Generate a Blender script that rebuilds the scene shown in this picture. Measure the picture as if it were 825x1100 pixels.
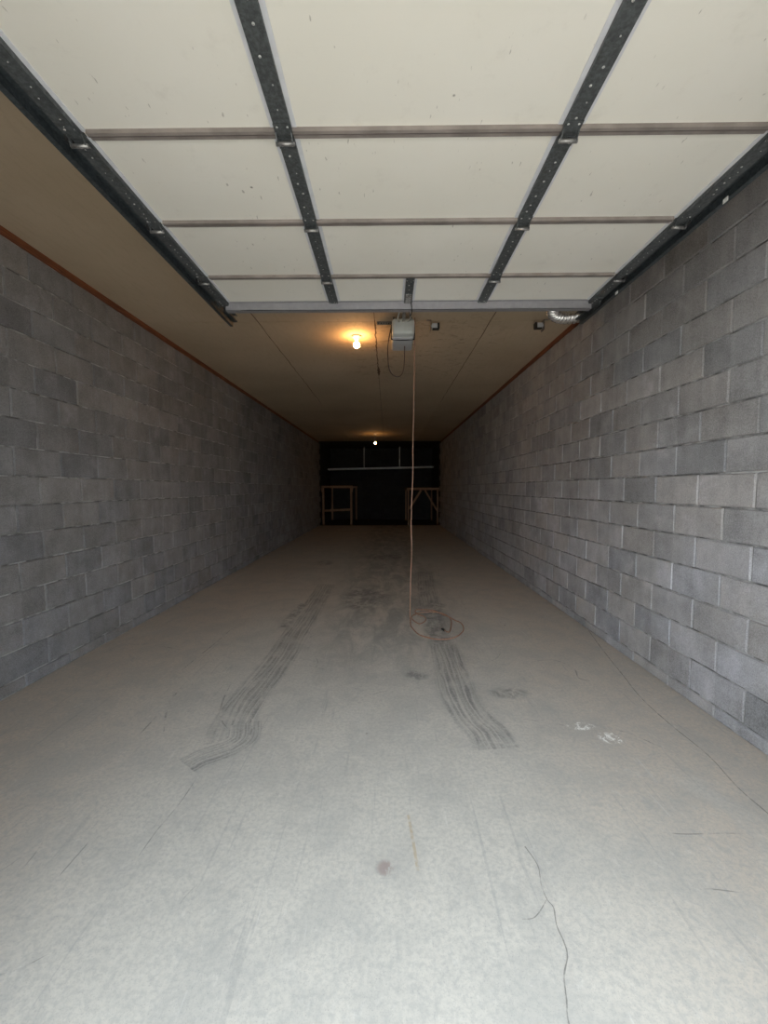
import bpy, bmesh, math, random
from mathutils import Vector, Matrix
random.seed(7)
for o in list(bpy.data.objects): bpy.data.objects.remove(o)
SC = bpy.context.scene
C = SC.collection
PI = math.pi

# ------------------------------------------------------------ camera
CAMH = 1.4215
cam = bpy.data.cameras.new('camera'); co = bpy.data.objects.new('camera', cam); C.objects.link(co)
p, yw, r = 0.0593, 0.0089, -0.0027
fw = Vector((0, math.cos(p), -math.sin(p))); up = Vector((0, math.sin(p), math.cos(p))); rx = Vector((1, 0, 0))
rx2 = math.cos(r)*rx + math.sin(r)*up; up2 = -math.sin(r)*rx + math.cos(r)*up
Z = Matrix.Rotation(yw, 3, 'Z')
X_, U_, F_ = Z@rx2, Z@up2, Z@fw
co.matrix_world = Matrix(((X_.x, U_.x, -F_.x, 0), (X_.y, U_.y, -F_.y, 0), (X_.z, U_.z, -F_.z, CAMH), (0, 0, 0, 1)))
cam.sensor_fit = 'VERTICAL'; cam.sensor_height = 36; cam.lens = 432.26*36/1100
cam.clip_start = 0.02; cam.clip_end = 200
SC.camera = co

# ------------------------------------------------------------ daylight
SKY_STRENGTH = 4.9
w = bpy.data.worlds.new('overcast_sky'); SC.world = w; w.use_nodes = True
nt = w.node_tree; nt.nodes.clear()
out = nt.nodes.new('ShaderNodeOutputWorld'); bg = nt.nodes.new('ShaderNodeBackground')
tc = nt.nodes.new('ShaderNodeTexCoord'); sx = nt.nodes.new('ShaderNodeSeparateXYZ')
mr = nt.nodes.new('ShaderNodeMapRange'); mr.inputs[1].default_value = -1; mr.inputs[2].default_value = 1
cr = nt.nodes.new('ShaderNodeMix'); cr.data_type = 'RGBA'
cr.inputs[6].default_value = (1.04, 1.16, 1.25, 1)      # brighter part of the overcast, to the left
cr.inputs[7].default_value = (0.69, 0.78, 0.855, 1)
nt.links.new(tc.outputs['Generated'], sx.inputs[0]); nt.links.new(sx.outputs['X'], mr.inputs[0])
nt.links.new(mr.outputs[0], cr.inputs[0])
zr = nt.nodes.new('ShaderNodeMapRange'); zr.inputs[1].default_value = 0.0; zr.inputs[2].default_value = 1.0
zr.inputs[3].default_value = 1.10; zr.inputs[4].default_value = 1.0       # thin high cloud, whiter towards the horizon
nt.links.new(sx.outputs['Z'], zr.inputs[0])
vs = nt.nodes.new('ShaderNodeVectorMath'); vs.operation = 'SCALE'
nt.links.new(cr.outputs[2], vs.inputs[0]); nt.links.new(zr.outputs[0], vs.inputs['Scale']); nt.links.new(vs.outputs[0], bg.inputs[0])
bg.inputs[1].default_value = SKY_STRENGTH
nt.links.new(bg.outputs[0], out.inputs[0])

# noon sun: falls on the ground outside, reaches only the door sill
sl = bpy.data.lights.new('sun', 'SUN'); so = bpy.data.objects.new('sun', sl); C.objects.link(so)
sl.energy = 6.5; sl.angle = 0.03; sl.color = (1.0, 0.93, 0.82)
so.rotation_euler = Vector((0.06, 0.15, -0.985)).to_track_quat('-Z', 'Y').to_euler(); so.location = (0, -6, 12)

SC.view_settings.view_transform = 'Standard'; SC.view_settings.look = 'None'
SC.view_settings.gamma = 1; SC.view_settings.use_curve_mapping = False
SC.view_settings.exposure = 0.0

# ------------------------------------------------------------ node helpers
class NT:
    def __init__(s, name, rough=0.6, metal=0.0):
        s.m = bpy.data.materials.new(name); s.m.use_nodes = True
        s.t = s.m.node_tree; s.b = s.t.nodes['Principled BSDF']
        s.b.inputs['Roughness'].default_value = rough; s.b.inputs['Metallic'].default_value = metal
        s._pos = None
    def n(s, typ, **kw):
        x = s.t.nodes.new(typ)
        for k, v in kw.items(): setattr(x, k, v)
        return x
    def l(s, a, b): s.t.links.new(a, b)
    def pos(s):
        if s._pos is None: s._pos = s.n('ShaderNodeTexCoord').outputs['Object']
        return s._pos
    def sock(s, node, i, v):
        if isinstance(v, (int, float)): node.inputs[i].default_value = v
        elif isinstance(v, tuple): node.inputs[i].default_value = v if len(v) == 4 or node.inputs[i].type == 'VECTOR' else v+(1,)
        else: s.l(v, node.inputs[i])
    def math(s, op, a, b=0.0, c=None, clamp=False):
        x = s.n('ShaderNodeMath', operation=op); x.use_clamp = clamp
        s.sock(x, 0, a); s.sock(x, 1, b)
        if c is not None: s.sock(x, 2, c)
        return x.outputs[0]
    def scale(s, v, sc, off=(0, 0, 0)):
        x = s.n('ShaderNodeMapping'); s.l(v, x.inputs[0]); x.inputs['Scale'].default_value = sc; x.inputs['Location'].default_value = off
        return x.outputs[0]
    def noise(s, v, sc=5, det=4, rough=0.55, dist=0):
        x = s.n('ShaderNodeTexNoise'); s.l(v, x.inputs['Vector'])
        x.inputs['Scale'].default_value = sc; x.inputs['Detail'].default_value = det; x.inputs['Roughness'].default_value = rough
        x.inputs['Distortion'].default_value = dist
        return x.outputs[0]
    def ramp(s, f, a, b, ca=0.0, cb=1.0, smooth=True):
        x = s.n('ShaderNodeMapRange'); x.interpolation_type = 'SMOOTHSTEP' if smooth else 'LINEAR'
        s.sock(x, 0, f); x.inputs[1].default_value = a; x.inputs[2].default_value = b; x.inputs[3].default_value = ca; x.inputs[4].default_value = cb
        return x.outputs[0]
    def mix(s, f, a, b, mode='MIX'):
        x = s.n('ShaderNodeMix', data_type='RGBA', blend_type=mode)
        s.sock(x, 0, f); s.sock(x, 6, a); s.sock(x, 7, b)
        return x.outputs[2]
    def sep(s, v):
        x = s.n('ShaderNodeSeparateXYZ'); s.l(v, x.inputs[0]); return x.outputs
    def comb(s, a, b, c=0.0):
        x = s.n('ShaderNodeCombineXYZ'); s.sock(x, 0, a); s.sock(x, 1, b); s.sock(x, 2, c); return x.outputs[0]
    def white(s, v):
        x = s.n('ShaderNodeTexWhiteNoise'); s.l(v, x.inputs['Vector']); return x.outputs['Value']
    def color(s, c): s.sock(s.b, s.b.inputs.find('Base Color'), c)
    def bump(s, h, strength=0.3, dist=0.01):
        x = s.n('ShaderNodeBump'); x.inputs['Strength'].default_value = strength; x.inputs['Distance'].default_value = dist
        s.l(h, x.inputs['Height']); s.l(x.outputs[0], s.b.inputs['Normal'])

def simple(name, col, rough=0.6, metal=0.0, var=0.15, sc=20, bump=0.0):
    k = NT(name, rough, metal)
    n = k.noise(k.pos(), sc, 5)
    f = k.ramp(n, 0.3, 0.7)
    lo = tuple(c*(1-var) for c in col); hi = tuple(min(1, c*(1+var)) for c in col)
    k.color(k.mix(f, lo, hi))
    if bump: k.bump(n, bump, 0.004)
    return k.m

# ------------------------------------------------------------ materials
B, P = 0.4064, 0.2032
def block_material(name, axis, off, base_z, dark=1.0, bright=1.0):
    k = NT(name, 0.93)
    x, y, z = k.sep(k.pos())
    a = y if axis == 'y' else x
    row = k.math('FLOOR', k.math('DIVIDE', k.math('SUBTRACT', z, base_z), P))
    half = k.math('MULTIPLY', k.math('MODULO', k.math('ADD', row, 20.0), 2.0), 0.5)
    u = k.math('ADD', k.math('DIVIDE', k.math('SUBTRACT', a, off), B), half)
    cell = k.comb(k.math('FLOOR', u), row, 3.3)
    hcell = k.comb(k.math('FLOOR', k.math('MULTIPLY', u, 2.0)), row, 9.7)
    t1 = k.white(cell); t2 = k.white(hcell); t3 = k.white(k.comb(k.math('FLOOR', u), row, 17.1))
    big = k.noise(k.pos(), 0.6, 3); mid = k.noise(k.pos(), 5.5, 4, 0.6); fine = k.noise(k.pos(), 160, 3, 0.7)
    streak = k.noise(k.scale(k.pos(), (1, 9, 1.2) if axis == 'y' else (9, 1, 1.2)), 1.6, 3)
    v = k.math('ADD', k.ramp(t1, 0, 1, -0.10, 0.09, False), k.ramp(t2, 0, 1, -0.055, 0.055, False))
    v = k.math('ADD', v, k.ramp(t3, 0.88, 0.92, 0.0, -0.12))
    v = k.math('ADD', v, k.ramp(mid, 0.3, 0.7, -0.16, 0.16, False))
    v = k.math('ADD', v, k.ramp(streak, 0.3, 0.75, -0.07, 0.08, False))
    v = k.math('ADD', v, k.ramp(big, 0.3, 0.7, -0.10, 0.10, False))
    v = k.math('ADD', v, k.ramp(fine, 0.3, 0.7, -0.26, 0.26, False))
    v = k.math('ADD', v, 1.0)
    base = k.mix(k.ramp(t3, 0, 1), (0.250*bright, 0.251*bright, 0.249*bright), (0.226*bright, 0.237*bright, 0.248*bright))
    blotch = k.math('MULTIPLY', k.ramp(k.noise(k.pos(), 3.4, 6, 0.7), 0.52, 0.70), k.ramp(t2, 0.35, 0.8))
    base = k.mix(k.math('MULTIPLY', blotch, 0.55), base, (0.37*bright, 0.375*bright, 0.40*bright))
    # bluish skylight painted into the lower courses as noisy patches, fading upward
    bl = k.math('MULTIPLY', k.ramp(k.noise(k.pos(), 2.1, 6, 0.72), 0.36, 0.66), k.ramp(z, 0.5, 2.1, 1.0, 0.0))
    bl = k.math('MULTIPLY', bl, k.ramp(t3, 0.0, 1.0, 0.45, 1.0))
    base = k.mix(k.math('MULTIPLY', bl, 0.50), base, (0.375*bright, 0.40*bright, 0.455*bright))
    vm = k.n('ShaderNodeVectorMath', operation='SCALE'); k.l(base, vm.inputs[0]); k.l(v, vm.inputs['Scale'])
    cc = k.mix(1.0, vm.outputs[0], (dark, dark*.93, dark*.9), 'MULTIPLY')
    k.color(cc)
    h = k.math('ADD', fine, k.math('MULTIPLY', mid, 0.6))
    k.bump(h, 0.55, 0.006)
    return k.m

def mortar_material(name, dark=1.0, bright=1.0):
    k = NT(name, 0.95)
    n = k.noise(k.pos(), 9, 5)
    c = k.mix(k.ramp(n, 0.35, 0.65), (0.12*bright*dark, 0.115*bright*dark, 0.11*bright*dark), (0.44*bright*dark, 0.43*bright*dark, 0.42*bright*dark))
    k.color(c); k.bump(k.noise(k.pos(), 120, 3), 0.5, 0.004)
    return k.m

def concrete(name, kind='plain', dark=1.0):
    k = NT(name, 0.72)
    P_ = k.pos(); x, y, z = k.sep(P_)
    big = k.noise(P_, 0.55, 4, 0.6, 0.4); mid = k.noise(P_, 3.2, 6, 0.65, 0.5); fine = k.noise(P_, 55, 5, 0.7); grit = k.noise(P_, 240, 2, 0.7)
    ax = k.math('ABSOLUTE', k.math('ADD', x, 0.25))
    edge = k.ramp(k.math('ADD', ax, k.math('MULTIPLY', k.math('SUBTRACT', big, 0.5), 1.6)), 0.55, 1.9)
    c = k.mix(edge, (0.560, 0.525, 0.468), (0.555, 0.478, 0.400))
    c = k.mix(k.ramp(mid, 0.42, 0.62, 0, 0.45), c, (0.39, 0.378, 0.35))
    c = k.mix(k.ramp(k.noise(P_, 11, 6, 0.75, 0.7), 0.50, 0.70, 0, 0.55), c, (0.37, 0.36, 0.34))
    c = k.mix(k.ramp(k.noise(k.scale(P_, (1.8, 1, 1), (3, 9, 0)), 17, 5, 0.75, 0.5), 0.55, 0.70, 0, 0.5), c, (0.62, 0.59, 0.54))
    c = k.mix(k.ramp(k.noise(k.scale(P_, (1, 1, 1), (7, 3, 0)), 1.4, 6, 0.7, 0.8), 0.56, 0.72, 0, 0.4), c, (0.58, 0.555, 0.51))
    c = k.mix(k.ramp(fine, 0.4, 0.65, 0.0, 0.60), c, (0.39, 0.375, 0.35))
    c = k.mix(k.ramp(grit, 0.56, 0.72, 0, 0.5), c, (0.25, 0.24, 0.23))
    # soot and dust dragged along the drive lane
    lane = k.math('MULTIPLY', k.ramp(k.math('ABSOLUTE', k.math('SUBTRACT', x, 0.05)), 0.25, 1.15, 1, 0), k.ramp(y, 2.2, 4.2))
    st = k.noise(k.scale(P_, (2.2, 0.8, 1)), 2.3, 6, 0.7, 0.6)
    c = k.mix(k.math('MULTIPLY', k.math('MULTIPLY', lane, k.ramp(st, 0.36, 0.62)), 0.62), c, (0.20, 0.21, 0.205))
    # drag scratches: thin stretched streaks in two directions
    def streaks(ang, sc, lo, hi, amt, col, c):
        m = k.n('ShaderNodeMapping'); k.l(P_, m.inputs[0]); m.inputs['Rotation'].default_value = (0, 0, ang); m.inputs['Scale'].default_value = sc
        return k.mix(k.ramp(k.noise(m.outputs[0], 1, 3, 0.6, 0.3), lo, hi, 0, amt), c, col)
    c = streaks(0.35, (26, 1.3, 1), 0.64, 0.71, 0.26, (0.27, 0.265, 0.26), c)
    c = streaks(-0.5, (22, 1.1, 1), 0.66, 0.73, 0.24, (0.27, 0.265, 0.26), c)
    c = streaks(0.0, (34, 1.0, 1), 0.65, 0.72, 0.30, (0.29, 0.285, 0.28), c)
    c = streaks(1.2, (30, 1.6, 1), 0.67, 0.74, 0.30, (0.66, 0.65, 0.63), c)
    spots = k.n('ShaderNodeTexVoronoi'); k.l(P_, spots.inputs['Vector']); spots.inputs['Scale'].default_value = 5.5
    sel = k.white(spots.outputs['Position'])
    sp = k.math('MULTIPLY', k.ramp(spots.outputs['Distance'], 0.03, 0.07, 1, 0), k.ramp(sel, 0.90, 0.92))
    c = k.mix(k.math('MULTIPLY', sp, 0.8), c, (0.09, 0.088, 0.085))
    if kind != 'plain':
        uv = k.n('ShaderNodeUVMap').outputs[0]; u, vv, _ = k.sep(uv)
        edgef = k.math('MULTIPLY', k.ramp(u, 0.0, 0.14), k.ramp(u, 0.86, 1.0, 1, 0))
        if kind == 'tire':
            wav = k.noise(k.comb(k.math('MULTIPLY', u, 3.0), k.math('MULTIPLY', vv, 1.1)), 1.6, 2)
            uu = k.math('ADD', u, k.math('MULTIPLY', k.math('SUBTRACT', wav, 0.5), 0.25))
            fib = k.noise(k.comb(k.math('MULTIPLY', uu, 26.0), k.math('MULTIPLY', vv, 1.6)), 1.0, 4, 0.6)
            s = k.math('SINE', k.math('MULTIPLY', uu, 2*PI*8.0))
            s = k.math('ADD', k.ramp(s, -0.6, 0.8, 0.0, 0.45), k.ramp(fib, 0.35, 0.65, 0.05, 0.65))
            br = k.ramp(k.noise(P_, 4.5, 5, 0.65), 0.30, 0.58, 0.25, 1)
            br2 = k.ramp(k.noise(P_, 60, 3, 0.7), 0.3, 0.6, 0.45, 1)
            f = k.math('MULTIPLY', k.math('MULTIPLY', k.math('MULTIPLY', s, edgef), k.math('MULTIPLY', br, br2)), 0.72)
            c = k.mix(f, c, (0.13, 0.13, 0.132))
        elif kind == 'smudge':
            ev = k.math('MULTIPLY', k.ramp(vv, 0.0, 0.25), k.ramp(vv, 0.75, 1.0, 1, 0)) if False else 1.0
            f = k.math('MULTIPLY', k.math('MULTIPLY', k.math('MULTIPLY', k.ramp(u, 0.0, 0.35), k.ramp(u, 0.65, 1.0, 1, 0)), k.ramp(k.noise(P_, 8, 6, 0.75, 0.6), 0.40, 0.62)), 0.68)
            c = k.mix(f, c, (0.12, 0.12, 0.122))
        elif kind == 'blot':
            rr = k.math('SQRT', k.math('ADD', k.math('POWER', k.math('SUBTRACT', u, .5), 2), k.math('POWER', k.math('SUBTRACT', vv, .5), 2)))
            f = k.math('MULTIPLY', k.math('MULTIPLY', k.ramp(rr, 0.18, 0.5, 1, 0), k.ramp(k.noise(P_, 8, 6, 0.75, 0.6), 0.42, 0.60)), 0.65)
            c = k.mix(f, c, (0.12, 0.12, 0.122))
        elif kind == 'crack':
            f = k.math('MULTIPLY', edgef, k.ramp(k.noise(P_, 14, 4, 0.7), 0.36, 0.52, 0.25, 1.0))
            c = k.mix(k.math('MULTIPLY', f, 0.75), c, (0.16, 0.15, 0.14))
        elif kind == 'scratch':
            f = k.math('MULTIPLY', edgef, k.ramp(k.noise(P_, 8, 4, 0.7), 0.42, 0.58))
            c = k.mix(k.math('MULTIPLY', f, 0.62), c, (0.17, 0.165, 0.16))
        elif kind == 'white':
            rr = k.math('SQRT', k.math('ADD', k.math('POWER', k.math('SUBTRACT', u, .5), 2), k.math('POWER', k.math('SUBTRACT', vv, .5), 2)))
            nn = k.noise(P_, 26, 4, 0.7, 0.8)
            f = k.math('MULTIPLY', k.ramp(rr, 0.28, 0.48, 1, 0), k.ramp(nn, 0.50, 0.55))
            c = k.mix(f, c, (0.86, 0.84, 0.80))
        elif kind == 'rust':
            f = k.math('MULTIPLY', k.math('MULTIPLY', edgef, k.ramp(k.noise(P_, 30, 3), 0.35, 0.6, .3, 1)), 0.55)
            c = k.mix(f, c, (0.42, 0.31, 0.17))
        elif kind == 'red':
            rr = k.math('SQRT', k.math('ADD', k.math('POWER', k.math('SUBTRACT', u, .5), 2), k.math('POWER', k.math('SUBTRACT', vv, .5), 2)))
            f = k.math('MULTIPLY', k.math('MULTIPLY', k.ramp(rr, 0.2, 0.5, 1, 0), k.ramp(k.noise(P_, 22, 4, 0.7), 0.40, 0.56)), 0.8)
            c = k.mix(f, c, (0.30, 0.235, 0.215))
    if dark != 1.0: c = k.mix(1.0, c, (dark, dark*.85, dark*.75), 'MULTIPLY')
    k.color(c)
    k.bump(k.math('ADD', fine, k.math('MULTIPLY', grit, 0.5)), 0.12, 0.003)
    return k.m

M = {}
M['concrete'] = concrete('worn_concrete')
for kk in ('tire', 'smudge', 'blot', 'crack', 'scratch', 'white', 'rust', 'red'): M[kk] = concrete('worn_concrete_'+kk, kk)
M['concrete_dark'] = concrete('shaded_concrete', dark=0.10)  # near-black copy: gloom of the far end put into the floor colour
M['apron'] = simple('outdoor_concrete', (0.45, 0.42, 0.38), 0.85, var=0.1, sc=3)
M['mortar'] = mortar_material('mortar'); M['mortar_dark'] = mortar_material('mortar_shaded', 0.10)  # dark copy carries the far-end darkness in its colour
OFF_L, OFF_R, ZL, ZR = 2.9934, 2.2124, 0.0896, 0.0825
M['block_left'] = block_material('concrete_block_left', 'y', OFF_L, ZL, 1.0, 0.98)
M['block_right'] = block_material('concrete_block_right', 'y', OFF_R, ZR, 1.0, 1.50)  # lighter copy of the left blocks: stronger skylight put into the colour
M['block_left_dark'] = block_material('concrete_block_left_shaded', 'y', OFF_L, ZL, 0.10)  # far-end shade multiplied into the block colour
M['block_right_dark'] = block_material('concrete_block_right_shaded', 'y', OFF_R, ZR, 0.10)  # same painted-in darkness for the far end of the right wall
M['block_back'] = block_material('concrete_block_back_shaded', 'x', 0.1, ZL, 0.12)  # back wall's darkness painted into its blocks
M['block_front'] = block_material('concrete_block_front', 'x', 0.1, ZL, 1.0)

def ceiling_mat(name, dark=1.0):
    k = NT(name, 0.8)
    P_ = k.pos(); x, y, z = k.sep(P_)
    n1 = k.noise(P_, 0.9, 4); n2 = k.noise(k.scale(P_, (6, 1.2, 1)), 5, 4); n3 = k.noise(P_, 90, 3)
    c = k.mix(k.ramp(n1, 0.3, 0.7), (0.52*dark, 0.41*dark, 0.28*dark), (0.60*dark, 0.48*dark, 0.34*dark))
    c = k.mix(k.ramp(n2, 0.45, 0.75, 0, 0.25), c, (0.42*dark, 0.32*dark, 0.21*dark))
    # blotchy water marks around the opener
    reg = k.math('MULTIPLY', k.ramp(k.math('ABSOLUTE', k.math('SUBTRACT', x, 0.35)), 0.5, 1.3, 1, 0), k.ramp(k.math('ABSOLUTE', k.math('SUBTRACT', y, 5.4)), 0.6, 1.6, 1, 0))
    wm = k.noise(k.scale(P_, (1.3, 2.0, 1)), 5.5, 5, 0.7, 0.7)
    c = k.mix(k.math('MULTIPLY', k.math('MULTIPLY', reg, k.ramp(wm, 0.53, 0.64)), 0.5), c, (0.24*dark, 0.17*dark, 0.11*dark))
    c = k.mix(k.ramp(n3, 0.6, 0.75, 0, 0.3), c, (0.33*dark, 0.26*dark, 0.18*dark))
    k.color(c); k.bump(k.noise(P_, 60, 4), 0.12, 0.003)
    return k.m
M['ceiling'] = ceiling_mat('tan_ceiling_board'); M['ceiling_dark'] = ceiling_mat('tan_ceiling_board_shaded', 0.10)  # dark copy paints far-end shade onto the boards
M['seam'] = simple('ceiling_seam_dirt', (0.16, 0.11, 0.07), 0.9)
M['stain'] = simple('brown_water_stain', (0.13, 0.08, 0.05), 0.9)

def wood(name, c1, c2, axis=(1, 14, 14), rough=0.75):
    k = NT(name, rough)
    n = k.noise(k.scale(k.pos(), axis), 3, 5, 0.6, 1.0)
    k.color(k.mix(k.ramp(n, 0.3, 0.7), c1, c2)); k.bump(n, 0.2, 0.003)
    return k.m
M['plate_wood'] = wood('red_brown_treated_wood', (0.10, 0.030, 0.013), (0.24, 0.078, 0.030), (14, 1, 14))
M['stud_wood'] = wood('pale_stud_wood', (0.26, 0.15, 0.09), (0.36, 0.22, 0.135), (10, 2, 2))

def panel_mat():
    k = NT('cream_door_panel', 0.42)
    P_ = k.pos()
    c = k.mix(k.ramp(k.noise(P_, 1.3, 4), 0.3, 0.7), (0.80, 0.775, 0.695), (0.83, 0.805, 0.735))
    c = k.mix(k.ramp(k.noise(P_, 7, 5, 0.7), 0.55, 0.8, 0, 0.35), c, (0.60, 0.565, 0.50))
    vo = k.n('ShaderNodeTexVoronoi'); k.l(k.scale(P_, (1, 1, 1)), vo.inputs['Vector']); vo.inputs['Scale'].default_value = 6
    sel = k.white(vo.outputs['Position'])
    m = k.n('ShaderNodeMapping'); k.l(P_, m.inputs[0]); m.inputs['Rotation'].default_value = (0, 0, .5); m.inputs['Scale'].default_value = (70, 18, 1)
    sc = k.ramp(k.noise(m.outputs[0], 1, 2), 0.68, 0.74)
    c = k.mix(k.math('MULTIPLY', k.math('MULTIPLY', sc, k.ramp(sel, 0.55, 0.62)), 0.55), c, (0.25, 0.22, 0.18))
    sp = k.math('MULTIPLY', k.ramp(vo.outputs['Distance'], 0.02, 0.05, 1, 0), k.ramp(sel, 0.80, 0.82))
    c = k.mix(k.math('MULTIPLY', sp, 0.8), c, (0.12, 0.10, 0.08))
    k.color(c); k.bump(k.noise(k.scale(P_, (3, 40, 1)), 3, 3), 0.06, 0.003)
    return k.m
M['panel'] = panel_mat()
M['rail'] = simple('grey_brown_rail', (0.27, 0.235, 0.215), 0.5, 0.1, 0.22, 9)
M['rail_dark'] = simple('dark_rail_groove', (0.12, 0.10, 0.09), 0.6)
M['edge_white'] = simple('bluish_white_edge', (0.66, 0.67, 0.70), 0.45, var=0.05)
def galv(name, col, rough=0.45, metal=0.55):
    k = NT(name, rough, metal)
    P_ = k.pos()
    n = k.noise(P_, 70, 4, 0.7)
    c = k.mix(k.ramp(n, 0.35, 0.7), tuple(a*.7 for a in col), tuple(a*1.25 for a in col))
    c = k.mix(k.ramp(k.noise(P_, 9, 4), 0.55, 0.8, 0, 0.4), c, tuple(a*1.7 for a in col))
    k.color(c); return k.m
M['stile'] = galv('dark_galvanised_stile', (0.115, 0.125, 0.128), 0.5, 0.45)
M['track'] = galv('dark_galvanised_track', (0.085, 0.10, 0.108), 0.42, 0.6)
M['hinge'] = galv('grey_steel_hinge', (0.36, 0.35, 0.34), 0.38, 0.7)
M['rivet'] = simple('bright_rivet', (0.62, 0.62, 0.60), 0.4, 0.4)
M['strut'] = simple('lilac_grey_strut', (0.33, 0.32, 0.335), 0.45, 0.3, 0.06, 30)
M['black'] = simple('black_rubber', (0.018, 0.017, 0.017), 0.6)
M['opener_upper'] = simple('pale_grey_green_plastic', (0.60, 0.62, 0.585), 0.4, var=0.04)
M['opener_lower'] = simple('pale_grey_plastic', (0.52, 0.53, 0.54), 0.42, var=0.04)
M['foil'] = simple('silver_foil', (0.90, 0.89, 0.87), 0.24, 0.85, 0.04, 40)
M['steel'] = galv('bracket_steel', (0.30, 0.28, 0.25), 0.4, 0.7)
M['cord_red'] = simple('dark_brown_cable', (0.045, 0.018, 0.013), 0.5)
M['cord_tan'] = simple('tan_orange_rope', (0.36, 0.20, 0.135), 0.7, var=0.2, sc=60)
M['porcelain'] = simple('aged_porcelain', (0.72, 0.68, 0.6), 0.35, var=0.05)
M['brass'] = simple('brass_collar', (0.55, 0.4, 0.2), 0.35, 0.8)
M['shelf'] = simple('pale_grey_shelf_board', (0.6, 0.6, 0.58), 0.6, var=0.1)
M['tape'] = simple('white_glint', (0.85, 0.84, 0.8), 0.7, var=0.03)  # white standing in for reflections on the right track
def bulb_mat(strength):
    k = NT('glowing_bulb', 0.3)
    k.b.inputs['Base Color'].default_value = (1, .9, .75, 1)
    k.b.inputs['Emission Color'].default_value = (1.0, 0.50, 0.16, 1)
    k.b.inputs['Emission Strength'].default_value = strength
    return k.m
M['bulb'] = bulb_mat(170.0); M['bulb_far'] = bulb_mat(60.0)

# ------------------------------------------------------------ mesh helpers
def obj(name, bm, mats, parent=None, smooth=False, bevel=0.0):
    me = bpy.data.meshes.new(name); bm.normal_update(); bm.to_mesh(me); bm.free()
    for m in (mats if isinstance(mats, (list, tuple)) else [mats]): me.materials.append(m)
    o = bpy.data.objects.new(name, me); C.objects.link(o)
    if parent is not None: o.parent = parent
    if smooth:
        for f in me.polygons: f.use_smooth = True
    if bevel:
        b = o.modifiers.new('bevel', 'BEVEL'); b.width = bevel; b.segments = 2; b.limit_method = 'ANGLE'
    return o
def thing(name, label, cat, loc=(0, 0, 0), group=None):
    o = bpy.data.objects.new(name, None); C.objects.link(o); o.location = loc
    o['label'] = label; o['category'] = cat
    if group: o['group'] = group
    return o
def tag(o, label, cat, group=None):
    o['label'] = label; o['category'] = cat
    if group: o['group'] = group
    return o
def struct(o): o['kind'] = 'structure'; return o
def box(bm, x0, x1, y0, y1, z0, z1, mi=0):
    vs = [bm.verts.new((x, y, z)) for z in (z0, z1) for y in (y0, y1) for x in (x0, x1)]
    for q in ((0, 2, 3, 1), (4, 5, 7, 6), (0, 1, 5, 4), (2, 6, 7, 3), (0, 4, 6, 2), (1, 3, 7, 5)):
        f = bm.faces.new([vs[i] for i in q]); f.material_index = mi
    return vs
def BX(*a, mi=0):
    bm = bmesh.new(); box(bm, *a, mi=mi); return bm
def beam(bm, a, b, wx, wy, ref=(0, 1, 0), mi=0):
    a, b = Vector(a), Vector(b); d = (b-a).normalized(); r_ = Vector(ref)
    s = d.cross(r_).normalized(); t = s.cross(d).normalized()
    vs = []
    for pnt in (a, b):
        for i, j in ((-1, -1), (1, -1), (1, 1), (-1, 1)): vs.append(bm.verts.new(pnt+s*i*wx/2+t*j*wy/2))
    for q in ((0, 1, 2, 3), (7, 6, 5, 4), (0, 4, 5, 1), (1, 5, 6, 2), (2, 6, 7, 3), (3, 7, 4, 0)):
        f = bm.faces.new([vs[i] for i in q]); f.material_index = mi
    bmesh.ops.recalc_face_normals(bm, faces=bm.faces)
def smoothpath(pts, n=6):
    P_ = [Vector(q) for q in pts]; P_ = [P_[0]*2-P_[1]] + P_ + [P_[-1]*2-P_[-2]]; o = []
    for i in range(1, len(P_)-2):
        for k in range(n):
            t = k/n; a, b, c, d = P_[i-1], P_[i], P_[i+1], P_[i+2]
            o.append(0.5*((2*b)+(c-a)*t+(2*a-5*b+4*c-d)*t*t+(3*b-a-3*c+d)*t**3))
    o.append(P_[-2]); return o
def tube(bm, path, rad, seg=8, caps=True, mi=0):
    path = [Vector(q) for q in path]; rings = []; N = None
    for i, q in enumerate(path):
        t = (path[min(i+1, len(path)-1)]-path[max(i-1, 0)]).normalized()
        if N is None: N = t.orthogonal().normalized()
        N = (N-t*N.dot(t)).normalized(); Bn = t.cross(N)
        rr = rad(i) if callable(rad) else rad
        rings.append([bm.verts.new(q+rr*(math.cos(2*PI*j/seg)*N+math.sin(2*PI*j/seg)*Bn)) for j in range(seg)])
    for a, b in zip(rings, rings[1:]):
        for j in range(seg):
            f = bm.faces.new((a[j], a[(j+1) % seg], b[(j+1) % seg], b[j])); f.material_index = mi
    if caps:
        bm.faces.new(rings[0][::-1]).material_index = mi; bm.faces.new(rings[-1]).material_index = mi
def lathe(bm, prof, c=(0, 0, 0), seg=24, mi=0):
    rings = []
    for r_, z in prof:
        rings.append([bm.verts.new((c[0]+r_*math.cos(2*PI*j/seg), c[1]+r_*math.sin(2*PI*j/seg), c[2]+z)) for j in range(seg)])
    for a, b in zip(rings, rings[1:]):
        for j in range(seg):
            f = bm.faces.new((a[j], b[j], b[(j+1) % seg], a[(j+1) % seg])); f.material_index = mi
    bm.faces.new(rings[0]); bm.faces.new(rings[-1][::-1])
    bmesh.ops.recalc_face_normals(bm, faces=bm.faces)

# ------------------------------------------------------------ the room
XL, XR, YF, YB, YD, HC = -2.5966, 2.0023, 0.40, 18.30, 15.28, 3.1905
DX0, DX1, DH = -1.235, 1.545, 2.45          # door opening

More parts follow.
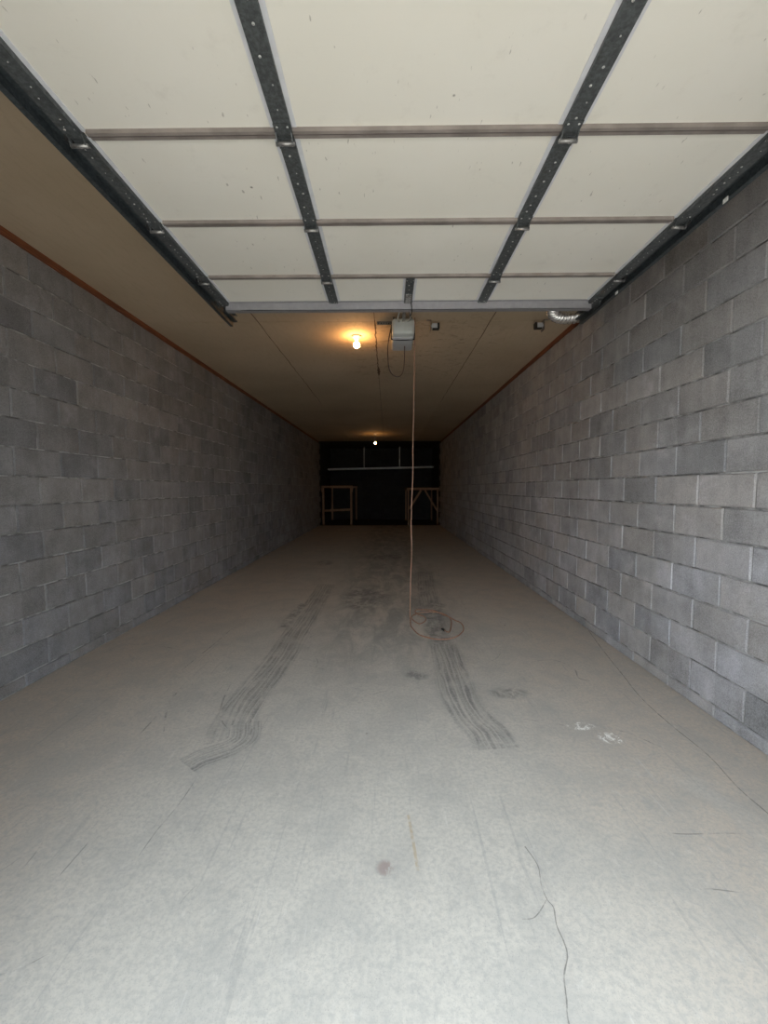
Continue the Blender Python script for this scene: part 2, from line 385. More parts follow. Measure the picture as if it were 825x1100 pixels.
def block_wall(name, X, sgn, off, bz, mats, y0, y1, ydark):
    """slab with mortar face, every block a shallow chamfered face standing proud of the joint; sgn points into the room"""
    bm = bmesh.new()
    rec = 0.010; ch = 0.004; j = 0.0045
    xm = X - sgn*rec
    xo = X - sgn*0.2
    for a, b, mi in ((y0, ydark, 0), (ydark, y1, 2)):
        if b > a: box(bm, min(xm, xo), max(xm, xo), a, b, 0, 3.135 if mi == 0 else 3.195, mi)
    rows = [(-1, 0.0, bz)] + [(r_, bz+r_*P, bz+(r_+1)*P) for r_ in range(15)]
    rnd = random.Random(name)
    for r_, z0, z1 in rows:
        z1 = min(z1, 3.135)
        o_ = off - (0.5*B if r_ % 2 else 0)
        k0 = math.floor((y0-o_)/B)
        y = o_+k0*B
        while y < y1:
            a, b = max(y, y0)+j, min(y+B, y1)-j
            y += B
            if b-a < 0.03: continue
            d = rnd.uniform(-0.0016, 0.0016); jz0 = rnd.uniform(-.001, .001); jz1 = rnd.uniform(-.001, .001)
            zz0, zz1 = z0+j+jz0, z1-j+jz1
            xf = X + sgn*d
            out4 = [bm.verts.new((xm, yy, zz)) for yy, zz in ((a, zz0), (b, zz0), (b, zz1), (a, zz1))]
            c_ = ch+rnd.uniform(0, .003)
            in4 = [bm.verts.new((xf, yy, zz)) for yy, zz in ((a+c_, zz0+c_), (b-c_, zz0+c_), (b-c_, zz1-c_), (a+c_, zz1-c_))]
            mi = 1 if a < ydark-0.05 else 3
            fs = [in4]+[[out4[i], out4[(i+1) % 4], in4[(i+1) % 4], in4[i]] for i in range(4)]
            for f in fs:
                if sgn > 0: f = f[::-1] if False else f
                ff = bm.faces.new(f if sgn > 0 else f[::-1]); ff.material_index = mi
    return struct(obj(name, bm, mats))
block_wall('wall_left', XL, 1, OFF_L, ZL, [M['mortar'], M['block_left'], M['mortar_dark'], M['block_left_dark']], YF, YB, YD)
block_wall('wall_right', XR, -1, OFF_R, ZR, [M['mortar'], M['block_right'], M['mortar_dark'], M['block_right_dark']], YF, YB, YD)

def cross_wall(name, Y, sgn, x0, x1, mats, holes=None):
    bm = bmesh.new(); xm = Y-sgn*0.005; yo = Y-sgn*0.2; j = .0045
    lo, hi = min(xm, yo), max(xm, yo)
    if holes:
        a, b, h = holes
        box(bm, x0, a, lo, hi, 0, 3.19); box(bm, b, x1, lo, hi, 0, 3.19); box(bm, a, b, lo, hi, h, 3.19)
    else: box(bm, x0, x1, lo, hi, 0, 3.19)
    for r_ in range(-1, 15):
        z0 = max(0, ZL+r_*P); z1 = min(3.185, ZL+(r_+1)*P)
        x = 0.1-B*12-(0.5*B if r_ % 2 else 0)
        while x < x1:
            a, b = max(x, x0)+j, min(x+B, x1)-j; x += B
            segs = [(a, b)]
            if holes and z0+j < holes[2]:
                if z1 > holes[2]+.001 and False: pass
                segs = [(a, min(b, holes[0]-.001)), (max(a, holes[1]+.001), b)]
            for a_, b_ in segs:
                if b_-a_ < 0.03: continue
                zz0 = z0+j
                o4 = [bm.verts.new((xx, xm, zz)) for xx, zz in ((a_, zz0), (b_, zz0), (b_, z1-j), (a_, z1-j))]
                i4 = [bm.verts.new((xx, Y, zz)) for xx, zz in ((a_+.004, zz0+.004), (b_-.004, zz0+.004), (b_-.004, z1-j-.004), (a_+.004, z1-j-.004))]
                for f in [i4]+[[o4[i], o4[(i+1) % 4], i4[(i+1) % 4], i4[i]] for i in range(4)]:
                    bm.faces.new(f if sgn < 0 else f[::-1]).material_index = 1
    return struct(obj(name, bm, mats))
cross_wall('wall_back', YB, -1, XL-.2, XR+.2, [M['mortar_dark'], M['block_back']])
cross_wall('wall_front', YF, 1, XL-.2, XR+.2, [M['mortar'], M['block_front']], (DX0, DX1, DH))

# floor: slab plus its marks, all one surface
MK = dict(
 tireL=[(-0.902, 5.874), (-0.899, 5.127), (-0.899, 4.374), (-0.905, 3.883), (-0.904, 3.374), (-0.923, 2.981), (-0.95, 2.704), (-0.95, 2.472), (-0.93, 2.302), (-0.90, 2.18)],
 tireL2=[(-0.855, 2.357), (-0.815, 2.216), (-0.853, 2.131), (-0.924, 2.077), (-0.99, 2.034), (-1.034, 1.977)],
 tireL3=[(-1.035, 4.887), (-1.064, 4.374), (-1.059, 4.034)],
 tireR=[(0.642, 6.776), (0.54, 5.389), (0.511, 4.285), (0.501, 3.552), (0.498, 3.03), (0.496, 2.639), (0.535, 2.39), (0.580, 2.272), (0.600, 2.12)])
SCR = [
 [(-1.489, 2.861), (-1.453, 2.5), (-1.438, 2.196)], [(-1.486, 2.699), (-1.424, 2.5), (-1.301, 2.239)],
 [(-2.374, 3.586), (-2.134, 3.566), (-1.833, 3.464)], [(-1.583, 4.07), (-1.589, 3.642), (-1.61, 3.249), (-1.616, 3.043)],
 [(1.168, 3.226), (1.375, 3.254), (1.46, 3.096), (1.436, 2.921), (1.661, 2.885)], [(-1.144, 2.828), (-1.102, 2.583), (-1.032, 2.4), (-0.948, 2.293)],
 [(-0.879, 2.529), (-0.796, 2.241), (-0.841, 2.119), (-0.909, 2.045)], [(0.767, 2.429), (1.003, 2.353), (1.181, 2.306), (1.365, 2.283), (1.548, 2.072)],
 [(1.104, 1.592), (1.214, 1.581), (1.394, 1.586), (1.504, 1.578)], [(1.064, 1.352), (1.149, 1.353), (1.236, 1.342)],
 [(-1.567, 1.567), (-1.543, 1.635)], [(-1.211, 1.385), (-1.207, 1.537)], [(-0.968, 1.449), (-0.963, 1.592), (-0.943, 1.738), (-0.942, 1.91)]]
fm = [M['concrete'], M['concrete_dark'], M['tire'], M['smudge'], M['crack'], M['scratch'], M['white'], M['rust'], M['red'], M['blot']]
bm = bmesh.new()
uvl = bm.loops.layers.uv.new('UVMap')
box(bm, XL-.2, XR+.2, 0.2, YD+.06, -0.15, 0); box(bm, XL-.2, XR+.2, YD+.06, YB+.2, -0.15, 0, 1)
_lay = [0]
def ribbon(pts, width, mi, n=6, taper=False, wv=0.0):
    _lay[0] += 1; zz = 0.00035+0.00002*_lay[0]
    path = smoothpath([(a, b, 0) for a, b in pts], n); L = 0; prev = None
    rnd = random.Random(len(pts)*31+mi)
    for i, q in enumerate(path):
        t = (path[min(i+1, len(path)-1)]-path[max(i-1, 0)]).normalized(); s = Vector((t.y, -t.x, 0))
        if i: L += (q-path[i-1]).length
        ww = width*(1+rnd.uniform(-wv, wv))
        if taper: ww *= max(0.15, min(1, 6*i/len(path), 6*(len(path)-1-i)/len(path)))
        a = bm.verts.new((q.x-s.x*ww/2, q.y-s.y*ww/2, zz)); b = bm.verts.new((q.x+s.x*ww/2, q.y+s.y*ww/2, zz))
        if prev:
            f = bm.faces.new((prev[0], prev[1], b, a)); f.material_index = mi
            for lp, uv in zip(f.loops, ((0, prev[2]), (1, prev[2]), (1, L), (0, L))): lp[uvl].uv = uv
        prev = (a, b, L)
def patch(cx, cy, wx, wy, mi):
    _lay[0] += 1; zz = 0.00035+0.00002*_lay[0]
    f = bm.faces.new([bm.verts.new((cx+a*wx/2, cy+b*wy/2, zz)) for a, b in ((-1, -1), (1, -1), (1, 1), (-1, 1))]); f.material_index = mi
    for lp, uv in zip(f.loops, ((0, 0), (1, 0), (1, 1), (0, 1))): lp[uvl].uv = uv
ribbon(MK['tireL'], 0.30, 2); ribbon(MK['tireL2'], 0.19, 2); ribbon(MK['tireL3'], 0.16, 3); ribbon(MK['tireR'], 0.30, 2)
ribbon([(0.60, 4.9), (0.50, 4.3), (0.49, 3.6)], 0.30, 3)
patch(0.22, 3.0, 0.24, 0.26, 9); patch(0.84, 2.72, 0.36, 0.20, 9); patch(-0.30, 5.2, 0.84, 1.6, 9); patch(0.05, 8.2, 1.1, 0.9, 9); patch(-1.2, 7.6, .5, .7, 9)
ribbon([(0.542, 1.521), (0.563, 1.44), (0.548, 1.367), (0.549, 1.313), (0.56, 1.287), (0.547, 1.232), (0.55, 1.183), (0.543, 1.144), (0.512, 1.096), (0.495, 1.041), (0.477, 0.976), (0.48, .8)], 0.0045, 4, 4, wv=0.35)
ribbon([(0.552, 1.319), (0.51, 1.276), (0.478, 1.253), (0.441, 1.25)], 0.004, 4, 4, True)
ribbon([(2.0, 3.95), (1.885, 3.473), (1.788, 3.015), (1.713, 2.662), (1.695, 2.356), (1.7, 2.073), (1.659, 1.849), (1.656, 1.688), (1.66, 1.3)], 0.008, 4, 6, wv=0.3)
for s_ in SCR: ribbon(s_, 0.006 if s_[0][1] < 1.9 else 0.012, 5, 6, True)
rnd = random.Random(23)
for i in range(46):
    x = rnd.uniform(-2.3, 1.8); y = rnd.uniform(1.0, 7.0); a = rnd.choice([rnd.gauss(1.2, .25), rnd.gauss(1.9, .25), rnd.uniform(0, 3.1)]); L = rnd.uniform(.06, .28)
    bnd = rnd.uniform(-.25, .25)
    pts = [(x+math.cos(a)*L*t-math.sin(a)*bnd*L*t*(1-t)*2, y+math.sin(a)*L*t+math.cos(a)*bnd*L*t*(1-t)*2) for t in (0, .33, .66, 1)]
    ribbon(pts, rnd.uniform(.003, .007), 5, 4, True)
patch(1.266, 2.215, 0.17, 0.14, 6); patch(1.15, 2.33, 0.2, 0.1, 6)
ribbon([(0.087, 1.67), (0.098, 1.563), (0.11, 1.415)], 0.014, 7)
patch(-0.012, 1.425, 0.085, 0.085, 8)
struct(obj('floor', bm, fm))

bm = bmesh.new(); box(bm, -14, 14, -16, 0.2, -0.15, -0.01)
struct(obj('ground', bm, M['apron']))

# ceiling: boards with gaps over a dark backing
bm = bmesh.new()
box(bm, XL-.2, XR+.2, YF-.2, YB+.2, HC+.012, HC+.2, 1)
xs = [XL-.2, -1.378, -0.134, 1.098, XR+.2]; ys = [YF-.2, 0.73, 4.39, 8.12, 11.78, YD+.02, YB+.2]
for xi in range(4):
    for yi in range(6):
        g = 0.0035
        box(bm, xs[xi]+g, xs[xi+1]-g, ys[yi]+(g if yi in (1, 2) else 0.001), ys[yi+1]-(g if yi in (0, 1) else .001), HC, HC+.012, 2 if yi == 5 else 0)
def cstain(pts, wds, mi=3):
    prev = None
    for (x, y), w_ in zip(pts, wds):
        a = bm.verts.new((x-w_/2, y, HC-.0004)); b = bm.verts.new((x+w_/2, y, HC-.0004))
        if prev: bm.faces.new((prev[0], prev[1], b, a)).material_index = mi
        prev = (a, b)
rnd = random.Random(5)
pts = [(-0.134+rnd.uniform(-.006, .006), 4.35+i*.07) for i in range(28)]
cstain(pts, [0.008+rnd.uniform(0, .012) for _ in pts])
pts = [(-0.130+rnd.uniform(-.006, .006), 6.0+i*.05) for i in range(10)]
cstain(pts, [0.012+.03*math.sin(PI*i/9) for i in range(10)])
for xx in (-1.378, 1.098):
    pts = [(xx+rnd.uniform(-.005, .005), 3.5+i*.15) for i in range(34)]
    cstain(pts, [0.005+rnd.uniform(0, .006) for _ in pts])
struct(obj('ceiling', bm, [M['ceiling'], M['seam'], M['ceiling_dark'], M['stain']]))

# wooden top plates
for nm, x0, x1 in (('trim_1', XL-.16, XL+.004), ('trim_2', XR-.004, XR+.16)):
    bm = bmesh.new(); y = YF
    while y < YD-.1:
        y2 = min(y+3.66, YD); box(bm, x0, x1, y, y2-.003, 3.136, HC-.0005); y = y2
    struct(obj(nm, bm, M['plate_wood']))

# ------------------------------------------------------------ overhead sectional door
ZD = 2.80
DC = 0.153
door = thing('garage_door', 'cream sectional overhead garage door, raised open under the ceiling', 'garage door', (DC, 3.1, ZD))
joints = [3.075, 2.700, 2.165, 1.637, 1.104, 0.63]
def loc(bm, o=(DC, 3.1, ZD)):
    bmesh.ops.translate(bm, verts=bm.verts, vec=-Vector(o)); return bm
STX = [(-0.547, 0.064), (0.547, 0.064)]
def rivets(bm, x, y, z, n=1, r_=0.0032):
    lathe(bm, [(r_, 0), (r_*.9, -.0015), (r_*.3, -.0026)], (x, y, z), 8, 1)
for si in range(5):
    y1, y0 = joints[si], joints[si+1]
    sec = obj('door_section', loc(BX(DC-1.37, DC+1.37, y0+.002, y1-.002, ZD, ZD+.045)), M['panel'], door)
    # grey brown rails along the long edges of the section
    bm = bmesh.new()
    h = 0.0225
    if si < 5:
        if si < 4: box(bm, DC-1.31, DC+1.31, y0+.001, y0+h, ZD-.010, ZD+.001)
        if si > 0: box(bm, DC-1.31, DC+1.31, y1-h+.004, y1-.001, ZD-.016, ZD+.001); box(bm, DC-1.31, DC+1.31, y1-.005, y1-.0005, ZD-.0168, ZD-.0155, 1)
        if si == 0: box(bm, DC-1.31, DC+1.31, y1-.02, y1-.001, ZD-.006, ZD+.001, 1)
        obj('rail', loc(bm), [M['rail'], M['rail_dark']], sec, bevel=.0015)
    for sxx, sw in STX + ([(0.0, 0.056)] if si == 0 else []):
        bm = bmesh.new(); cx = DC+sxx
        ya, yb = y0+.001, y1-.001
        box(bm, cx-sw/2, cx+sw/2, ya, yb, ZD-.017, ZD+.0005)
        box(bm, cx-sw/2-.018, cx-sw/2, ya+.02, yb-.02, ZD-.0035, ZD+.0005, 2)
        box(bm, cx+sw/2, cx+sw/2+.018, ya+.02, yb-.02, ZD-.0035, ZD+.0005, 2)
        yy = ya+.05; rr = random.Random(si*7+int(sxx*100))
        while yy < yb-.03:
            rivets(bm, cx+rr.uniform(-.01, .01), yy, ZD-.017, r_=rr.choice([.0022, .003, .0048])); yy += rr.choice([.045, .06, .09])
        for dx in (-.022, .022):
            rivets(bm, cx+dx, ya+.035, ZD-.017); rivets(bm, cx+dx, yb-.03, ZD-.017)
        obj('stile', loc(bm), [M['stile'], M['rivet'], M['edge_white']], sec)
    for sg in (-1, 1):
        bm = bmesh.new(); a, b = sorted((DC+sg*1.327, DC+sg*1.392))
        box(bm, a, b, y0+.001, y1-.001, ZD-.020, ZD+.03)
        a2, b2 = sorted((DC+sg*1.311, DC+sg*1.327)); box(bm, a2, b2, y0+.012, y1-.012, ZD-.005, ZD+.0005, 2)
        a3, b3 = sorted((DC+sg*1.327, DC+sg*1.331)); box(bm, a3, b3, y0+.001, y1-.001, ZD-.024, ZD-.02)
        yy = y0+.05; rr = random.Random(si*3+sg)
        while yy < y1-.03:
            rivets(bm, DC+sg*(1.36+rr.uniform(-.006, .006)), yy, ZD-.020, r_=rr.choice([.0022, .0028, .004])); yy += rr.choice([.03, .04, .08])
        obj('end_stile', loc(bm), [M['stile'], M['rivet'], M['edge_white']], sec)
    bm = bmesh.new(); ws = 6
# hinges: plate on each side of the joint and a bright barrel
def hinge(x, y, wdt, roller=0):
    bm = bmesh.new(); t = .003; z = ZD-.018
    box(bm, x-wdt/2+.003, x+wdt/2-.003, y-.055, y-.012, z-t, z)
    box(bm, x-wdt/2+.003, x+wdt/2-.003, y+.012, y+.055, z-t, z)
    beam(bm, (x-wdt/2+.006, y-.02, z-.002), (x-wdt/2+.006, y+.006, z-.024), .014, .004, (1, 0, 0))
    beam(bm, (x+wdt/2-.006, y-.02, z-.002), (x+wdt/2-.006, y+.006, z-.024), .014, .004, (1, 0, 0))
    for dx in (-.02, .02):
        for dy in (-.042, .040): rivets(bm, x+dx, y+dy, z-t, r_=.0045)
    hg = obj('hinge', loc(bm), [M['stile'], M['rivet']], door)
    bm = bmesh.new(); tube(bm, [(x-wdt/2, y+.006, z-.024), (x+wdt/2, y+.006, z-.024)], .0078, 12)
    obj('barrel', loc(bm), M['hinge'], hg, smooth=True)
    if roller:
        bm = bmesh.new(); s = roller
        tube(bm, [(x+s*wdt/2, y, ZD+.024), (x+s*(wdt/2+.036), y, ZD+.024)], .005, 10)
        tube(bm, [(x+s*(wdt/2+.018), y, ZD+.024), (x+s*(wdt/2+.034), y, ZD+.024)], .020, 16)
        box(bm, min(x+s*(wdt/2-.006), x+s*(wdt/2+.006)), max(x+s*(wdt/2-.006), x+s*(wdt/2+.006)), y-.02, y+.02, z-.02, ZD+.03)
        obj('roller', loc(bm), M['black'], hg)
for y in joints[1:5]:
    for sxx, sw in STX: hinge(DC+sxx, y, .072)
    hinge(DC-1.352, y, .068, -1); hinge(DC+1.352, y, .068, 1)
# U-shaped stiffening strut along the inner end
bm = bmesh.new()
ya = 3.058; x0, x1 = DC-1.35, DC+1.35
box(bm, x0, x1, ya, ya+.003, ZD-.062, ZD-.003)
box(bm, x0, x1, ya, ya+.045, ZD-.062, ZD-.059)
box(bm, x0, x1, ya+.042, ya+.045, ZD-.062, ZD-.003)
box(bm, x0, x1, ya-.012, ya, ZD-.006, ZD-.003); box(bm, x0, x1, ya+.045, ya+.06, ZD-.006, ZD-.003)
obj('strut', loc(bm), M['strut'], door)
for sg in (-1, 1):
    bm = bmesh.new(); x = DC+sg*1.36
    box(bm, x-.03, x+.03, ya-.09, ya+.03, ZD-.028, ZD-.020)
    a, b = sorted((x+sg*.02, x+sg*.026)); box(bm, a, b, ya-.06, ya+.03, ZD-.06, ZD+.03)
    tube(bm, [(x+sg*.02, ya-.02, ZD+.024), (x+sg*.06, ya-.02, ZD+.024)], .005, 8)
    tube(bm, [(x+sg*.045, ya-.02, ZD+.024), (x+sg*.06, ya-.02, ZD+.024)], .020, 14)
    for dy in (-.07, -.045, -.01): rivets(bm, x-.008, ya+dy, ZD-.028, r_=.0045)
    obj('top_fixture', loc(bm), [M['stile'], M['rivet']], door)
# plate and curved pull arm at the middle of the door end
bm = bmesh.new()
box(bm, DC-.022, DC+.022, 2.92, 3.05, ZD-.022, ZD-.017)
for dy in (2.94, 2.97, 3.0, 3.03):
    for dx in (-.012, .012): rivets(bm, DC+dx, dy, ZD-.022, r_=.004)
obj('arm_plate', loc(bm), [M['hinge'], M['rivet']], door)

# ------------------------------------------------------------ tracks
def track(side, label):
    xe = DC+side*1.396           # mouth of the channel, next to the door edge
    dep = .036
    zc = ZD+.027
    t = thing('garage_door_track', label, 'door track', (xe, 3.42, zc), 'roller tracks of the garage door')
    o = (xe, 3.42, zc)
    path = [Vector((0, 3.42, zc))]+[Vector((0, 0.80, zc))]
    R_ = 0.33
    for k in range(1, 9):
        a = PI/2*k/8; path.append(Vector((0, 0.80-R_*math.sin(a), zc-R_*(1-math.cos(a)))))
    path.append(Vector((0, 0.80-R_, 0.05)))
    def sweep(prof, p_):
        bm = bmesh.new(); rings = []
        for i, q in enumerate(p_):
            d = (p_[min(i+1, len(p_)-1)]-p_[max(i-1, 0)]).normalized()
            n = Vector((0, -d.z, d.y)); n = -n if n.z < 0 or (abs(n.z) < .01 and False) else n
            if abs(d.y) < .5: n = Vector((0, d.z, -d.y)) if Vector((0, d.z, -d.y)).y < 0 else Vector((0, -d.z, d.y))
            n = Vector((0, d.z, -d.y))
            rings.append([bm.verts.new((xe+side*u, q.y+n.y*v, q.z+n.z*v)) for u, v in prof])
        m = len(prof)
        for a, b in zip(rings, rings[1:]):
            for j in range(m): bm.faces.new((a[j], a[(j+1) % m], b[(j+1) % m], b[j]))
        bm.faces.new(rings[0]); bm.faces.new(rings[-1][::-1])
        bmesh.ops.recalc_face_normals(bm, faces=bm.faces); return bm
    h = .027; th = .0022
    prof = [(0, -h), (dep, -h), (dep, h), (0, h), (0, h-.010), (th, h-.010), (th, h-th), (dep-th, h-th), (dep-th, -h+th), (th, -h+th), (th, -h+.010), (0, -h+.010)]
    obj('channel', loc(sweep(prof, path), o), M['track'], t)
    a0 = dep+.0005
    prof = [(a0, -.058), (a0+.0025, -.058), (a0+.0025, .012), (a0, .012)]
    bm = sweep([(u, -v) for u, v in [(a0, -.020), (a0+.003, -.020), (a0+.003, .061), (a0, .061)]], path[:2])
    bm2 = bmesh.new()
    xa, xb = sorted((xe+side*(a0-.0), xe+side*(a0+.030)))
    an = obj('reinforcing_angle', loc(bm, o), M['track'], t)
    bm2.free()
    bm = bmesh.new(); xa, xb = sorted((xe+side*a0, xe+side*(a0+.026))); box(bm, xa, xb, .9, 3.42, zc-.0615, zc-.0585)
    obj('angle_flange', loc(bm, o), M['track'], t)
    # straps up to the ceiling
    for yy in (2.62, 1.3):
        bm = bmesh.new(); xa, xb = sorted((xe+side*(a0+.003), xe+side*(a0+.006)))
        box(bm, xa, xb, yy, yy+.03, zc-.04, HC-.003)
        xa, xb = sorted((xe+side*(a0+.003), xe+side*(a0+.04))); box(bm, xa, xb, yy, yy+.03, HC-.003, HC)
        for zz in (0.05, .12, .19, .26): pass
        obj('hanger_strap', loc(bm, o), M['steel'], t)
    return t
tl = track(-1, 'dark galvanised roller track along the left edge of the raised door')
tr = track(1, 'dark galvanised roller track beside the right block wall, with painted white glints')
for y, a in ((1.965, .028), (2.86, .03)):  # small white chips added to paint reflections on the track
    bm = bmesh.new(); xo = DC+1.396+.036+.0035
    box(bm, xo-.006, xo-.0038, y, y+a, ZD-.048, ZD-.028)
    obj('glint_chip', loc(bm, (DC+1.396, 3.42, ZD+.027)), M['tape'], tr)

# ------------------------------------------------------------ opener
op = thing('garage_door_opener', 'pale grey ceiling-mounted garage door opener with looped cable', 'garage door opener', (0.16, 4.35, 3.06))
OP = (0.16, 4.35, 3.06)
def rbox(x0, x1, y0, y1, z0, z1, r_, seg=4):
    """box with rounded vertical and top/bottom edges"""
    bm = BX(x0, x1, y0, y1, z0, z1)
    bmesh.ops.bevel(bm, geom=bm.edges[:], offset=r_, segments=seg, profile=.5, affect='EDGES'); return bm
obj('housing', loc(rbox(.049, .271, 4.17, 4.56, 2.935, 3.06, .022), OP), M['opener_lower'], op, smooth=True)
obj('light_lens', loc(rbox(.048, .272, 4.08, 4.22, 2.948, 3.10, .03, 5), OP), M['opener_upper'], op, smooth=True)
bm = bmesh.new(); path = [(.044, 4.215, 3.08), (.044, 4.215, 2.955), (.058, 4.215, 2.938), (.16, 4.215, 2.932), (.264, 4.215, 2.938), (.276, 4.215, 2.955), (.276, 4.215, 3.08)]
tube(bm, smoothpath(path, 5), .007, 6); obj('seam_gasket', loc(bm, OP), M['black'], op)
bm = bmesh.new(); box(bm, .08, .24, 4.10, 4.50, 3.10, 3.106); box(bm, .06, .075, 4.28, 4.31, 3.05, 3.19); box(bm, .245, .26, 4.28, 4.31, 3.05, 3.19)
obj('hanger_bracket', loc(bm, OP), M['steel'], op)
bm = bmesh.new()      # T rail toward the door header
box(bm, .145, .175, .45, 4.22, 3.062, 3.065); box(bm, .158, .162, .45, 4.22, 3.065, 3.095); box(bm, .150, .170, .45, 4.22, 3.095, 3.098)
obj('rail', loc(bm, OP), M['steel'], op)
bm = bmesh.new()
box(bm, .135, .185, 3.32, 3.44, 3.035, 3.062); obj('trolley', loc(bm, OP), M['black'], op)
bm = bmesh.new()
beam(bm, (.152, 3.38, 3.04), (.150, 3.20, 2.87), .022, .004, (1, 0, 0)); beam(bm, (.160, 3.26, 2.93), (.160, 3.125, 2.80), .022, .004, (1, 0, 0))
obj('door_arm', loc(bm, OP), M['hinge'], op)
bm = bmesh.new(); tube(bm, smoothpath([(.168, 3.04, 2.79), (.178, 3.045, 2.77), (.182, 3.055, 2.722), (.172, 3.125, 2.724), (.168, 3.30, 2.93), (.165, 3.38, 3.035)], 6), .0035, 6)
obj('release_cord', loc(bm, OP), M['black'], op)
bm = bmesh.new()
tube(bm, smoothpath([(.125, 3.75, 3.062), (.10, 3.9, 3.02), (.115, 4.05, 3.05), (.13, 4.12, 3.08)], 6), .006, 6)
tube(bm, smoothpath([(.19, 3.7, 3.062), (.215, 3.85, 3.0), (.20, 4.0, 3.03), (.19, 4.12, 3.08)], 6), .005, 6)
obj('wire', loc(bm, OP), M['opener_upper'], op)
bm = bmesh.new(); s_ = 4.4
pl = [(.048, 4.40, 3.16), (.033, 4.40, 3.09), (.015, 4.40, 3.0), (.005, 4.40, 2.92), (.008, 4.40, 2.80), (.02, 4.40, 2.70), (.055, 4.40, 2.640), (.11, 4.40, 2.615), (.155, 4.40, 2.64), (.178, 4.40, 2.72), (.185, 4.40, 2.85), (.185, 4.40, 2.938)]
tube(bm, smoothpath(pl, 6), .0055, 8); obj('power_cable', loc(bm, OP), M['cord_red'], op, smooth=True)
# perforated support angle screwed to the ceiling
bm = bmesh.new(); xa = -.11
box(bm, xa, .30, 4.39, 4.393, 3.155, HC-.0005); box(bm, xa, .30, 4.393, 4.425, HC-.004, HC-.0005)
n = 15
for i in range(n):
    x = xa+.02+i*.027; tube(bm, [(x, 4.3896, 3.172), (x, 4.3885, 3.172)], .006, 8, mi=1)
tag(obj('support_angle', bm, [M['steel'], M['black']]), 'short perforated steel angle screwed to the ceiling behind the door opener', 'bracket')

# ------------------------------------------------------------ hanging cord and its coil on the floor
bm = bmesh.new()
hang = [(.2865, 4.3, HC-.001), (.2865, 4.3, 3.0), (.284, 4.3, 2.727), (.277, 4.3, 2.246), (.270, 4.3, 1.857), (.271, 4.3, 1.611), (.264, 4.3, 1.42), (.257, 4.3, 1.265), (.252, 4.3, 1.015), (.258, 4.3, 0.814), (.256, 4.3, 0.663), (.246, 4.3, 0.40), (.242, 4.3, 0.2), (.240, 4.31, 0.05), (.243, 4.30, 0.012)]
coil = [(0.241, 4.22), (0.237, 4.12), (0.244, 4.02), (0.296, 3.83), (0.367, 3.748), (0.455, 3.695), (0.557, 3.702), (0.651, 3.76), (0.736, 3.892), (0.769, 4.021), (0.766, 4.158), (0.715, 4.245), (0.673, 4.351), (0.614, 4.43), (0.557, 4.545), (0.501, 4.597), (0.408, 4.614), (0.334, 4.604), (0.313, 4.529), (0.342, 4.43), (0.405, 4.351), (0.40, 4.22), (0.331, 4.107), (0.285, 4.186), (0.258, 4.305), (0.3, 4.414), (0.398, 4.495), (0.533, 4.512), (0.642, 4.414), (0.676, 4.245), (0.654, 4.075), (0.61, 3.892), (0.584, 3.872), (0.562, 3.917)]
full = hang+[(x, y, .007 if i < 22 else .013) for i, (x, y) in enumerate(coil)]
tube(bm, smoothpath(full, 5), .0056, 8)
cd = tag(obj('extension_cord', bm, M['cord_tan'], smooth=True), 'thin tan orange cord hanging from the ceiling, its end coiled on the floor', 'cord')
bm = bmesh.new(); tube(bm, [(.562, 3.917, .012), (.548, 3.952, .012), (.54, 3.97, .012)], lambda i: (.011, .013, .008)[i], 10); obj('plug', bm, M['black'], cd)

# ------------------------------------------------------------ bare bulbs
def bulb_fixture(x, y, label, bm_='bulb', drop=0.0):
    t = thing('ceiling_light', label, 'ceiling light', (x, y, HC), 'bare bulb lights along the ceiling')
    bm = bmesh.new(); lathe(bm, [(.055, 0), (.058, -.006), (.055, -.016), (.036, -.022), (.028, -.036), (.024, -.046), (.020, -.048)], seg=28)
    obj('lamp_holder', bm, M['porcelain'], t, smooth=True)
    if drop:
        bm = bmesh.new(); tube(bm, [(0, 0, -.040), (0, 0, -.058-drop)], .007, 8); lathe(bm, [(.008, -drop-.03), (.018, -drop-.036), (.018, -drop-.058)], seg=16); obj('drop_stem', bm, M['black'], t)
    bm = bmesh.new(); lathe(bm, [(.014, -.044), (.0135, -.060), (.0125, -.064)], seg=16); sc_ = obj('screw_cap', bm, M['brass'], t, smooth=True); sc_.location.z = -drop
    bm = bmesh.new(); lathe(bm, [(.0125, -.062), (.016, -.072), (.028, -.080), (.036, -.092), (.038, -.105), (.035, -.119), (.026, -.131), (.012, -.139), (.004, -.140)], seg=20)
    bb = obj('bulb', bm, M[bm_], t, smooth=True); bb.location.z = -drop
    return t
b1 = bulb_fixture(-.357, 4.79, 'bare glowing bulb in a round holder, left of the door opener')
b2 = bulb_fixture(-.400, 13.25, 'bare glowing bulb on the far ceiling, near the dark end of the bay', 'bulb_far', 0.20)

# ------------------------------------------------------------ small ceiling brackets
def bracket(x, y, s, label):
    t = thing('ceiling_bracket', label, 'bracket', (x, y, HC), 'small steel brackets on the ceiling')
    bm = bmesh.new()
    box(bm, -.004, .0, -.03, .055, -.105, 0); box(bm, min(0, -s*.045), max(0, -s*.045), -.03, .0, -.004, 0)
    obj('plate', bm, M['steel'], t)
    bm = bmesh.new(); a, b = sorted((s*.012, s*.07)); box(bm, min(0, s*.012), max(0, s*.012), -.01, .0, -.066, -.040); box(bm, a, b, -.02, .035, -.078, -.030)
    obj('clamp', bm, M['opener_lower'], t, bevel=.003)
    bm = bmesh.new(); a, b = sorted((s*.07, s*.092)); box(bm, a, b, -.022, .037, -.085, -.026); box(bm, min(s*.02, s*.09), max(s*.02, s*.09), -.018, .033, -.088, -.078)
    obj('end_block', bm, M['black'], t, bevel=.003)
    return t
